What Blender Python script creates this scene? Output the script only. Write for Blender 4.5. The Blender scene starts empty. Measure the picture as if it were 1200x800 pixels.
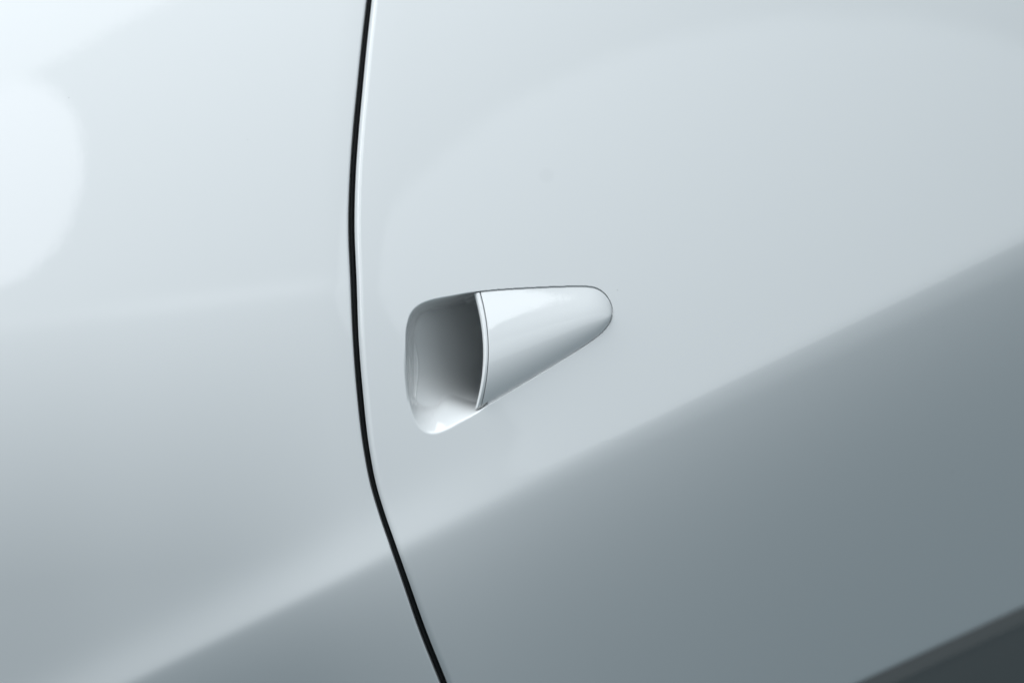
import bpy, math
import numpy as np
from mathutils import Vector, Quaternion

# ------------------------------------------------------------------ camera, world, lamps
S = 0.7 / 1200.0            # metres per design unit (1200 units across the framed piece of body side)
D = 1.65                    # camera distance to the body side
ZC = 0.80                   # height of the framed piece above the ground
scene = bpy.context.scene
scene.render.engine = 'CYCLES'
cam = bpy.data.cameras.new('camera')
cam.sensor_width = 36.0
cam.lens = 36.0 * D / 0.7
cam.clip_start = 0.05
cam.clip_end = 100
cam.dof.use_dof = True
cam.dof.focus_distance = D
cam.dof.aperture_fstop = 2.2
cam_o = bpy.data.objects.new('camera', cam)
cam_o.location = (0, -D, ZC)
cam_o.rotation_euler = (math.radians(90), 0, 0)
scene.collection.objects.link(cam_o)
scene.camera = cam_o

world = bpy.data.worlds.new('World')
scene.world = world
world.use_nodes = True
bg = world.node_tree.nodes['Background']
bg.inputs['Color'].default_value = (0.116, 0.155, 0.177, 1)
bg.inputs['Strength'].default_value = 1.0


def softbox(name, loc, target, sx, sy, radiance, col=(1, 1, 1), shape='RECTANGLE', roll=0.0, spread=180):
    l = bpy.data.lights.new(name, 'AREA')
    l.shape = shape
    l.size = sx
    l.size_y = sy
    area = sx * sy * (math.pi / 4 if shape in ('DISK', 'ELLIPSE') else 1)
    l.energy = radiance * math.pi * area
    l.color = col
    l.spread = math.radians(spread)
    o = bpy.data.objects.new(name, l)
    o.location = loc
    d = Vector(target) - Vector(loc)
    o.rotation_euler = (d.to_track_quat('-Z', 'Y') @ Quaternion((0, 0, 1), math.radians(roll))).to_euler()
    scene.collection.objects.link(o)
    return o


C0 = (0, 0, ZC)
COOL = (0.955, 1.0, 1.032)
softbox('overhead_softbox', (-0.72, -1.1, ZC + 2.3), C0, 3.0, 1.9, 3.75, COOL)
softbox('left_softbox', (-2.9, -0.15, ZC + 1.25), (0, -0.15, ZC + 0.3), 1.3, 2.4, 4.5, COOL)
softbox('front_softbox', (4.3, -3.0, ZC + 1.29), (4.3, 0, ZC + 1.29), 9.2, 2.3, 0.90, (0.94, 1.0, 1.045), 'ELLIPSE', roll=6.5)
softbox('round_softbox', (-1.66, -2.2, ZC + 0.985), (-1.66, 0, ZC + 0.985), 0.69, 0.69, 2.4, (1.0, 1.0, 1.07), 'DISK')
softbox('side_softbox', (-1.80, -2.2, ZC + 1.58), (-1.80, 0, ZC + 1.58), 1.7, 0.6, 1.6, (1.0, 1.0, 1.05), roll=20.6)

scene.view_settings.view_transform = 'Standard'
scene.view_settings.look = 'None'
scene.view_settings.exposure = 0.18
scene.view_settings.gamma = 1

# ------------------------------------------------------------------ shape of the body side (design units, y down)
#GEOM
def softplus(t):
    return np.logaddexp(0.0, t)

def sig(t):
    return 0.5 * (1 + np.tanh(0.5 * t))

def interp_smooth(pts):
    """Catmull-Rom style interpolation y(x) through points"""
    p = np.array(pts, float)
    xs, ys = p[:, 0], p[:, 1]
    m = np.gradient(ys, xs)
    def f(x):
        x = np.asarray(x, float)
        i = np.clip(np.searchsorted(xs, x) - 1, 0, len(xs) - 2)
        h = xs[i + 1] - xs[i]
        t = (x - xs[i]) / h
        tc = np.clip(t, 0, 1)
        y = ((2*tc**3 - 3*tc**2 + 1) * ys[i] + (tc**3 - 2*tc**2 + tc) * h * m[i]
             + (-2*tc**3 + 3*tc**2) * ys[i+1] + (tc**3 - tc**2) * h * m[i+1])
        y = y + np.where(t < 0, t * h * m[i], 0) + np.where(t > 1, (t - 1) * h * m[i+1], 0)
        return y
    return f

GAP = [(-60,430,437),(0,424,431),(50,419,426.2),(100,414.6,422),(150,410.3,418),(200,407.3,415),(265,406,414),
       (330,409,417),(400,412.5,420),(460,417.2,425),(530,425.8,433.3),(567,433,440.5),(605,444.3,452),
       (642,457.3,465.4),(680,470,478.3),(743,490,499),(800,510.5,519.7),(860,532,541)]
gap_l = interp_smooth([(a, b + 0.6) for a, b, c in GAP])
gap_r = interp_smooth([(a, c) for a, b, c in GAP])

def sill_y(x):
    return 1071.1 - 0.3678 * (x - 470) + 0.96e-5 * (x - 470) ** 2

def body(x, y):
    x = np.asarray(x, float); y = np.asarray(y, float)
    z = 400 - y
    d = -(0.10 * z + 0.5 * 2.2e-4 * z * z)
    xr = np.maximum(x - 420, 0); xl = np.maximum(420 - x, 0)
    d = d - 0.5 * 4.3e-4 * xr**2 - 0.5 * 3.2e-4 * xl**2 - 0.012 * xl
    # main crease, splitting in two to the right
    t = x - 470
    v1 = 0.90 * (640.3 - y - np.where(t > 0, 0.500 * t - 2.5e-5 * t * t, 0.515 * t))
    v2 = 0.905 * (650.0 - y - np.where(t > 0, 0.467 * t - 2.6e-5 * t * t, 0.485 * t))
    w = 2.0 + 3 * sig((x - 850) / 120.0)
    w2 = 3 + 1.5 * sig((x - 800) / 150.0)
    k = 1 + 0.5 * sig((x - 900) / 150.0) + 0.32 * sig((455 - x) / 40.0)
    d = d - k * 0.15 * w * softplus(-v1 / w) - k * 0.08 * w2 * softplus(-v2 / w2)
    u = np.maximum(-v1, 0)
    d = d - k * 0.42 * (u - 140 * (1 - np.exp(-u / 140.0)))
    # hollow of the left panel under its fold, coming back up towards the crease
    M = sig((420 - x) / 80.0)
    yf = 372 - 0.12 * x
    h = 25 * softplus((y - yf) / 25.0)
    hc = np.minimum(h, 320)
    d = d - 0.82e-3 * (0.5 * hc * hc + 320 * (h - hc)) * M
    vb = 0.88 * ((602 - y) - 0.53 * (x - 446))
    d = d + 0.17 * 12 * softplus(-vb / 12.0) * sig((560 - x) / 60.0)
    F = sig((365 - x) / 20.0)
    G = 0.2 + 0.8 * sig((x - 130) / 40.0)
    d = d + (0.07 * G * 4 * softplus((y - yf) / 4.0) - (0.04 + 0.035 * G) * 5 * softplus((y - yf - 15) / 5.0)) * sig((392 - x) / 16.0)
    return d
#ENDGEOM

def to_world(x, y, d):
    return np.stack([(x - 600) * S, -d * S, ZC + (400 - y) * S], -1)

# ------------------------------------------------------------------ materials
def paint_mat():
    m = bpy.data.materials.new('white_car_paint')
    m.use_nodes = True
    nt = m.node_tree
    p = nt.nodes['Principled BSDF']
    p.inputs['Base Color'].default_value = (0.79, 0.80, 0.80, 1)
    p.inputs['Roughness'].default_value = 0.45
    p.inputs['Specular IOR Level'].default_value = 0.2
    p.inputs['Coat Weight'].default_value = 1.0
    p.inputs['Coat Roughness'].default_value = 0.022
    p.inputs['Coat IOR'].default_value = 1.46
    tc = nt.nodes.new('ShaderNodeTexCoord')
    n = nt.nodes.new('ShaderNodeTexNoise')
    n.inputs['Scale'].default_value = 260
    n.inputs['Detail'].default_value = 1.5
    nt.links.new(tc.outputs['Object'], n.inputs['Vector'])
    b = nt.nodes.new('ShaderNodeBump')
    b.inputs['Strength'].default_value = 0.25
    b.inputs['Distance'].default_value = 0.00007
    nt.links.new(n.outputs['Fac'], b.inputs['Height'])
    n2 = nt.nodes.new('ShaderNodeTexNoise'); n2.inputs['Scale'].default_value = 32; n2.inputs['Detail'].default_value = 2
    nt.links.new(tc.outputs['Object'], n2.inputs['Vector'])
    b2 = nt.nodes.new('ShaderNodeBump'); b2.inputs['Strength'].default_value = 1.0; b2.inputs['Distance'].default_value = 0.00007
    nt.links.new(n2.outputs['Fac'], b2.inputs['Height'])
    nt.links.new(b.outputs['Normal'], b2.inputs['Normal'])
    nt.links.new(b2.outputs['Normal'], p.inputs['Coat Normal'])
    # sparse dust specks and one soft, slightly darker round mark above the handle
    def math_node(op, a, v=None, c=False):
        q = nt.nodes.new('ShaderNodeMath'); q.operation = op; q.use_clamp = c
        nt.links.new(a, q.inputs[0])
        if v is not None:
            if hasattr(v, 'links'): nt.links.new(v, q.inputs[1])
            else: q.inputs[1].default_value = v
        return q.outputs[0]
    vo = nt.nodes.new('ShaderNodeTexVoronoi'); vo.inputs['Scale'].default_value = 55
    nt.links.new(tc.outputs['Object'], vo.inputs['Vector'])
    sep = nt.nodes.new('ShaderNodeSeparateColor')
    nt.links.new(vo.outputs['Color'], sep.inputs[0])
    rad = math_node('MULTIPLY', math_node('SUBTRACT', sep.outputs[0], 0.86, True), 0.30)
    speck = math_node('LESS_THAN', vo.outputs['Distance'], rad)
    sv = nt.nodes.new('ShaderNodeVectorMath'); sv.operation = 'DISTANCE'
    nt.links.new(tc.outputs['Object'], sv.inputs[0])
    sv.inputs[1].default_value = (41 * S, 0.018, ZC + 197 * S)
    mark = nt.nodes.new('ShaderNodeMapRange')
    mark.interpolation_type = 'SMOOTHSTEP'
    mark.inputs[1].default_value = 0.0035; mark.inputs[2].default_value = 0.007
    mark.inputs[3].default_value = 0.05; mark.inputs[4].default_value = 0.0
    nt.links.new(sv.outputs['Value'], mark.inputs[0])
    fac = math_node('ADD', math_node('MULTIPLY', speck, 0.28), mark.outputs[0], True)
    mx = nt.nodes.new('ShaderNodeMix'); mx.data_type = 'RGBA'
    mx.inputs[6].default_value = (0.79, 0.80, 0.80, 1)
    mx.inputs[7].default_value = (0.30, 0.30, 0.29, 1)
    nt.links.new(fac, mx.inputs[0])
    nt.links.new(mx.outputs[2], p.inputs['Base Color'])
    return m

def plain(name, col, rough, spec=0.5):
    m = bpy.data.materials.new(name)
    m.use_nodes = True
    nt = m.node_tree
    p = nt.nodes['Principled BSDF']
    p.inputs['Base Color'].default_value = (*col, 1)
    p.inputs['Roughness'].default_value = rough
    p.inputs['Specular IOR Level'].default_value = spec
    tc = nt.nodes.new('ShaderNodeTexCoord')
    n = nt.nodes.new('ShaderNodeTexNoise')
    n.inputs['Scale'].default_value = 900
    b = nt.nodes.new('ShaderNodeBump')
    b.inputs['Strength'].default_value = 0.15
    b.inputs['Distance'].default_value = 0.0001
    nt.links.new(tc.outputs['Object'], n.inputs['Vector'])
    nt.links.new(n.outputs['Fac'], b.inputs['Height'])
    nt.links.new(b.outputs['Normal'], p.inputs['Normal'])
    return m

PAINT = paint_mat()
BLACK = plain('black_jamb_backing', (0.004, 0.004, 0.005), 0.6, 0.2)  # for the added sheet that keeps the door gap dark
RUBBER = plain('black_rubber', (0.005, 0.0055, 0.0065), 0.4)
PLASTIC = plain('dark_grey_plastic', (0.155, 0.16, 0.157), 0.5)

# ------------------------------------------------------------------ mesh helpers
def grid_normals(P):
    a = np.gradient(P, axis=1); b = np.gradient(P, axis=0)
    n = np.cross(a, b)
    n /= np.maximum(np.linalg.norm(n, axis=-1, keepdims=True), 1e-20)
    return n

def grid_faces(R, Cc):
    i = np.arange(R - 1)[:, None] * Cc + np.arange(Cc - 1)[None, :]
    return np.stack([i, i + Cc, i + Cc + 1, i + 1], -1)      # (R-1, C-1, 4)

def link_mesh(name, V, F, N, mat, parent, flip_check=(0, -1, 0)):
    """V (n,3), F (m,4), N (n,3) vertex normals; keeps only the used vertices"""
    used, inv = np.unique(F, return_inverse=True)
    F = inv.reshape(F.shape)
    V = V[used]; N = N[used]
    # wind the faces along their normals
    fn = np.cross(V[F[:, 2]] - V[F[:, 0]], V[F[:, 3]] - V[F[:, 1]])
    if (fn * N[F[:, 0]]).sum() < 0:
        F = F[:, ::-1]
    me = bpy.data.meshes.new(name)
    me.vertices.add(len(V)); me.vertices.foreach_set('co', V.astype(np.float32).ravel())
    me.loops.add(F.size); me.loops.foreach_set('vertex_index', F.astype(np.int32).ravel())
    me.polygons.add(len(F)); me.polygons.foreach_set('loop_start', np.arange(0, F.size, 4, dtype=np.int32))
    me.update(calc_edges=True)
    me.polygons.foreach_set('use_smooth', np.ones(len(F), bool))
    me.normals_split_custom_set_from_vertices(N.astype(np.float32).tolist())
    me.materials.append(mat)
    me.update()
    o = bpy.data.objects.new(name, me)
    scene.collection.objects.link(o)
    o.parent = parent
    return o

def from_grid(name, P, mat, parent, outward=None):
    N = grid_normals(P)
    if outward is not None and (N * np.asarray(outward)).sum() < 0:
        N = -N
    R, Cc = P.shape[:2]
    return link_mesh(name, P.reshape(-1, 3), grid_faces(R, Cc).reshape(-1, 4), N.reshape(-1, 3), mat, parent)

def spaced(segs):
    """segs: list of (start, end, step); a concatenated rising list"""
    out = []
    for a, b, st in segs:
        n = max(1, int(round((b - a) / st)))
        out += list(a + (b - a) * np.arange(n) / n)
    out.append(segs[-1][1])
    return np.array(out)

# ------------------------------------------------------------------ the car
car = bpy.data.objects.new('car', None)
scene.collection.objects.link(car)
car['label'] = 'glossy white car seen close at its door edge and pull handle'
car['category'] = 'car'

# --- left body panel
E_R = 2.6
def edge_roll(t, r):
    tt = np.clip(r - t, 0, r * 0.9999)
    return r - np.sqrt(r * r - tt * tt)

rows = spaced([(-260, 1060, 4)])
ts = np.concatenate([spaced([(0, 0.3, 0.03), (0.3, 3, 0.2), (3, 12, 1), (12, 40, 2), (40, 700, 4)])])
Y, T = np.meshgrid(rows, ts, indexing='ij')
X = gap_l(Y) - T
dd = body(X, Y) - edge_roll(T, E_R) - 0.5 * (0.06 / 30) * np.maximum(30 - T, 0) ** 2
back = np.array([26.0, 18.0, 10.0, 4.0])
Xb = np.repeat(X[:, :1], len(back), 1); Yb = np.repeat(Y[:, :1], len(back), 1)
db = dd[:, :1] - back
P = to_world(np.hstack([Xb, X]), np.hstack([Yb, Y]), np.hstack([db, dd]))
from_grid('rear_panel', P, PAINT, car, (0, -1, 0))

# --- handle recess outline
OUT = np.array([(478,400,5,3.5),(479,384,5,3.5),(484,369,5.5,4),(493,360.5,6,4.5),(507,355,6,4.5),(530,350,5,4),(553,344,3,1.5),(575,340.5,1.0,.5),(600,338.5,1.0,.5),
       (650,336,1.0,.5),(688,335.4,1.0,.5),(703,339,1.0,.4),(712.6,347.3,1.0,.3),(717.9,358.2,1.0,.3),(718.4,368,1.0,.3),(714.9,378.5,1.0,.3),(705.6,389.6,1.0,.6),
       (689.6,401.8,1.0,1.),(660,419.9,1.0,1.6),(610,449.4,1.0,2),(580,466.9,1.5,2.5),(566,475.2,1.5,2.5),(558,480.5,14,4),(538,492,40,4),(523,500.5,48,4),(509,505,48,4),
       (497,502,44,4),(488,491.5,26,3),(482.5,475,5,2.5),(479.5,455,4.5,3.5),(478,428,4.5,3.5)], float)
def closed_cr(P, n=14):
    K = len(P); out = []
    for i in range(K):
        p0, p1, p2, p3 = P[i-1], P[i], P[(i+1) % K], P[(i+2) % K]
        t = (np.arange(n) / n)[:, None]
        out.append(0.5*((2*p1) + (-p0+p2)*t + (2*p0-5*p1+4*p2-p3)*t**2 + (-p0+3*p1-3*p2+p3)*t**3))
    return np.vstack(out)
outline = closed_cr(OUT)

def recess_sd(x, y):
    """signed distance (positive inside) and local wall width"""
    q = np.stack([x.ravel(), y.ravel()], -1)
    A = outline[:, :2]; B = np.roll(A, -1, 0); W = outline[:, 2]; W2 = outline[:, 3]
    sd = np.empty(len(q)); wd = np.empty(len(q)); lp = np.empty(len(q))
    for k in range(0, len(q), 20000):
        p = q[k:k+20000]
        ab = B - A
        ap = p[:, None] - A[None]
        t = np.clip((ap * ab).sum(-1) / (ab * ab).sum(-1), 0, 1)
        dv = ap - t[..., None] * ab
        ds = np.sqrt((dv * dv).sum(-1))
        m = ds.min(1)
        wt = np.exp(-(ds - m[:, None]) / 4.0)
        wd[k:k+20000] = (wt * W).sum(1) / wt.sum(1)
        lp[k:k+20000] = (wt * W2).sum(1) / wt.sum(1)
        c = ((A[None, :, 1] > p[:, None, 1]) != (B[None, :, 1] > p[:, None, 1]))
        xi = A[:, 0] + (p[:, None, 1] - A[:, 1]) * ab[:, 0] / np.where(np.abs(ab[:, 1]) < 1e-9, 1e-9, ab[:, 1])
        ins = (c & (p[:, None, 0] < xi)).sum(1) % 2 == 1
        sd[k:k+20000] = np.where(ins, m, -m)
    return sd.reshape(x.shape), wd.reshape(x.shape), lp.reshape(x.shape)

# --- door
door_rows = np.concatenate([spaced([(-260, 326, 4)])[:-1], spaced([(326, 516, 0.7)])[:-1], spaced([(516, 560, 4)])])
fr = np.linspace(0, 1, 90)[1:]
D_R = 8.0
tcol = spaced([(0, 0.4, 0.04), (0.4, 10, 0.4), (10, 54, 2)])[:-1]
xcol = spaced([(470, 592, 0.55), (592, 728, 0.8), (728, 760, 3), (760, 1740, 5)])
nT = len(tcol)
def door_columns():
    """edge columns at a fixed offset from the shut line, then columns whose spacing stretches to a straight block"""
    Rr = len(door_rows) + len(fr)
    Cc = nT + len(xcol)
    X = np.zeros((Rr, Cc)); Y = np.zeros((Rr, Cc)); X[:] = np.concatenate([414 + tcol, xcol])
    for it in range(4):
        Y[:len(door_rows)] = door_rows[:, None]
        Y[len(door_rows):] = 560 + fr[:, None] * (sill_y(X[len(door_rows):]) - 560)
        g = gap_r(Y)
        X[:, :nT] = g[:, :nT] + tcol
        s0 = X[:, nT-1:nT] + 2.0                    # where the block begins on this row
        f = (xcol - 470) / (1740 - 470)
        strt = np.maximum(s0, 470)
        X[:, nT:] = np.where(s0 > 470, strt + f * (1740 - strt), xcol)
    return X, Y
X, Y = door_columns()
T = X - gap_r(Y)
def bevel(t):
    # flat-faced turned edge: 45 degrees over 4 units, eased into the skin by 8
    t = np.maximum(t, 0)
    e = np.clip((t - 3.5) / 5.0, 0, 1)
    h = np.where(t < 3.5, 3.5 - t, 0) + 5.0 * 0.5 * (1 - e) ** 2
    return h * 0.9
dd = body(X, Y) - bevel(T) - edge_roll(T, 1.0) - 0.5 * (0.03 / 45) * np.maximum(45 - T, 0) ** 2
box = (X > 462) & (X < 734) & (Y > 322) & (Y < 520)
sd = np.full(X.shape, -99.0); wd = np.full(X.shape, 9.0); lp = np.full(X.shape, 3.0)
sd[box], wd[box], lp[box] = recess_sd(X[box], Y[box])

def recess_depth(x, y, sd, wd, lip):
    floor = 56 * (0.55 + 0.45 * sig((452 - y) / 8.0)) + 112 * np.clip((x - 482) / 80.0, 0, 1.3) ** 1.3 * (0.3 + 0.7 * sig((466 - y) / 5.0))
    t = np.clip((sd + lip) / (wd + lip), 0, 1)
    tr = lip / (wd + lip)                     # share of the section taken by the rounded lip
    prof = np.where(t < tr, t * t / np.maximum(tr, 1e-6) * 0.5, t - 0.5 * tr) / (1 - 0.5 * tr)
    # ease the foot of the wall into the floor
    e = 0.25
    prof = np.where(prof > 1 - e, 1 - e + e * (1 - (1 - np.clip((prof - 1 + e) / e, 0, 1)) ** 2) * 0.5 + 0.5 * (prof - 1 + e) * 0, prof)
    prof = prof / prof.max()
    dep = floor * prof
    fz = np.clip((4.0 - wd) / 2.5, 0, 1)
    led = np.minimum(dep, 3.0 + 30 * np.maximum(sd - 3, 0))
    return fz * led + (1 - fz) * dep   # shallow rabbet under the edge of the handle
dd = dd - np.where(sd > -6, recess_depth(X, Y, sd, wd, lp), 0)
# moulding line down the left flank of the cup
line_x = interp_smooth([(385, 481.5), (393, 482.3), (405, 484.5), (418, 487.0), (440, 487.8), (456, 486.4), (474, 485.4), (486, 487.5)])
fl = (X > 474) & (X < 496) & (Y > 388) & (Y < 484)
ml = np.where(fl, 1.1 * np.exp(-((X - line_x(np.clip(Y, 380, 490))) / 0.9) ** 2) * np.clip((Y - 388) / 10, 0, 1) * np.clip((484 - Y) / 10, 0, 1), 0)
dd = dd + ml
# roll of the lower edge
q = np.clip((sill_y(X) - Y), 0, 8)
dd = dd - edge_roll(q, 8.0)
db = dd[:, :1] - back
Pd = to_world(np.hstack([np.repeat(X[:, :1], 4, 1), X]), np.hstack([np.repeat(Y[:, :1], 4, 1), Y]), np.hstack([db, dd]))
N = grid_normals(Pd)
if N[..., 1].sum() > 0: N = -N
Fq = grid_faces(*Pd.shape[:2])
sdq = np.hstack([np.full((X.shape[0], 4), -99.0), sd])
ins = (sdq[:-1, :-1] > 0) & (sdq[1:, 1:] > 0)
Vf, Nf = Pd.reshape(-1, 3), N.reshape(-1, 3)
door = link_mesh('door', Vf, Fq[~ins], Nf, PAINT, car)
link_mesh('handle_recess', Vf, Fq[ins], Nf, PAINT, door)

# --- handle
def polyline(pts, n):
    p = np.array(pts, float)
    K = len(p)
    pe = np.vstack([2*p[0]-p[1], p, 2*p[-1]-p[-2]])
    out = []
    for i in range(K-1):
        p0, p1, p2, p3 = pe[i:i+4]
        t = np.linspace(0, 1, 24)[:, None]
        out.append(0.5*((2*p1) + (-p0+p2)*t + (2*p0-5*p1+4*p2-p3)*t**2 + (-p0+3*p1-3*p2+p3)*t**3))
    out = np.vstack(out)
    L = np.concatenate([[0], np.cumsum(np.linalg.norm(np.diff(out, axis=0), axis=1))])
    L /= L[-1]
    s = np.linspace(0, 1, n)
    return np.stack([np.interp(s, L, out[:, 0]), np.interp(s, L, out[:, 1])], -1)

NS, NT_ = 150, 90
top = polyline([(554.5,343.4),(570,341.2),(600,338.9),(650,336.4),(687,335.8),(702.2,339.2),(712.1,347.5),(717.4,358.3),(718.0,368)], NS)
bot = polyline([(556.5,478.9),(580,465.8),(610,448.5),(660,419.1),(689.3,401.5),(705.4,389.4),(714.5,378.3),(718.0,368)], NS)

def fin(si, t):
    """point (x, y, d) of the handle face at ruling si (float index 0..NS-1), t 0..1"""
    k = np.arange(NS)
    tx, ty = np.interp(si, k, top[:, 0]), np.interp(si, k, top[:, 1])
    bx, by = np.interp(si, k, bot[:, 0]), np.interp(si, k, bot[:, 1])
    s = si / (NS - 1)
    u = 2*t - 1
    x = tx*(1-t) + bx*t + 10.5 * (1-u*u) * (1-s)**3
    y = ty*(1-t) + by*t
    chord = np.hypot(bx-tx, by-ty)
    sag = 0.1145 * 135 * (chord / 135) ** 0.6
    d = body(x, y) - 1.0 + sag*(1-u*u)*(1+0.45*u)
    return x, y, d

tt = 0.5*(1-np.cos(np.pi*np.linspace(0, 1, NT_)))
tt = 0.35*tt + 0.65*np.linspace(0, 1, NT_)
ss = np.concatenate([[8.0, 8.02, 8.1, 8.25, 8.5, 9.0], np.linspace(9.8, NS-1, 140)]) * 1.0
unit_s = np.hypot(*(top[1]-top[0]))
ss[:6] = 8.4/unit_s + (ss[:6]-8.0)*1.0
ss[6:] = np.linspace(ss[5]+0.7, NS-1, 140)
SS, TT = np.meshgrid(ss, tt, indexing='ij')
x, y, d = fin(SS, TT)
a = (SS - ss[0])*unit_s
d = d - edge_roll(np.clip(a, 0, 1.0), 1.0)
# skirts along the top and bottom edges and at the seam
pts = np.stack([x, y, d], -1)
lo = pts[:1].copy(); lo[..., 2] -= 5
pts = np.concatenate([lo, pts], 0)
l = pts[:, :1].copy(); l[..., 2] -= 14; l[..., 1] += 0.3
r = pts[:, -1:].copy(); r[..., 2] -= 14; r[..., 1] -= 0.3
pts = np.concatenate([l, pts, r], 1)
P = to_world(pts[..., 0], pts[..., 1], pts[..., 2])
from_grid('door_handle', P, PAINT, door, (0, -1, 0))

# edge trim of the handle: a section swept along the cut end
sec = np.array([(30,-13),(12,-13.5),(3,-13),(0.8,-11.5),(0.1,-9.5),(0.2,-7.5),(0.7,-5.2),(1.6,-3.0),(2.6,-1.4),(3.4,-0.5),(4.2,-0.12),(5.2,0.0),(6.4,0.0),
                (7.0,-0.12),(7.4,-0.45),(7.6,-1.0),(7.7,-4)])
tv = np.linspace(0, 1, 70)
SI, TV = np.meshgrid(sec[:, 0]/unit_s, tv, indexing='ij')
x, y, d = fin(SI, TV)
d = d + sec[:, 1][:, None]
# round the two ends of the strip
P = to_world(x, y, d)
from_grid('handle_edge_trim', P, PAINT, door, (-0.3, -1, 0))

# --- shut line: black jamb sheet added behind the gap against light leaks, rubber seal
def tube_along(name, ys, xf, df, r, mat, parent, n=14):
    x = xf(ys); d = df(x, ys)
    ang = np.linspace(0, 2*np.pi, n+1)
    Pt = to_world(x[:, None] + r*np.cos(ang), ys[:, None] + 0*ang, d[:, None] + r*np.sin(ang))
    N = np.stack([np.cos(ang), -np.sin(ang), 0*ang], -1)
    N = np.broadcast_to(N, Pt.shape)
    return link_mesh(name, Pt.reshape(-1, 3), grid_faces(*Pt.shape[:2]).reshape(-1, 4), N.reshape(-1, 3), mat, parent)

ys = spaced([(-260, 1060, 6)])
w_ = np.array([-60, -30, -10, 0, 10, 30, 60.0])
xm = 0.5*(gap_l(ys)+gap_r(ys))
Xj = xm[:, None] + w_
P = to_world(Xj, ys[:, None] + 0*w_, body(Xj, ys[:, None]+0*w_) - 44)
from_grid('jamb_backing', P, BLACK, car, (0, -1, 0))
tube_along('door_seal', ys, lambda y: 0.5*(gap_l(y)+gap_r(y)) - 1.5, lambda x, y: body(x, y) - 28, 5.0, RUBBER, car)

# --- sill trim under the door
xs = spaced([(-100, 1740, 10)])
sec = np.array([(-10,-30),(-6,-14),(0,-13),(3,-10.5),(12,-9),(22,-8.5),(24,-9.5),(25.5,-13),(28,-17),(40,-24),(80,-50),(140,-100),(200,-170)], float)
pts = np.array(sec)
Xs = xs[:, None] + 0*pts[:, 0]
Ys = sill_y(Xs) + pts[:, 0]
Ds = body(xs, sill_y(xs))[:, None] + pts[:, 1]
from_grid('sill_trim', to_world(Xs, Ys, Ds), PLASTIC, car, (0, -1, 0))
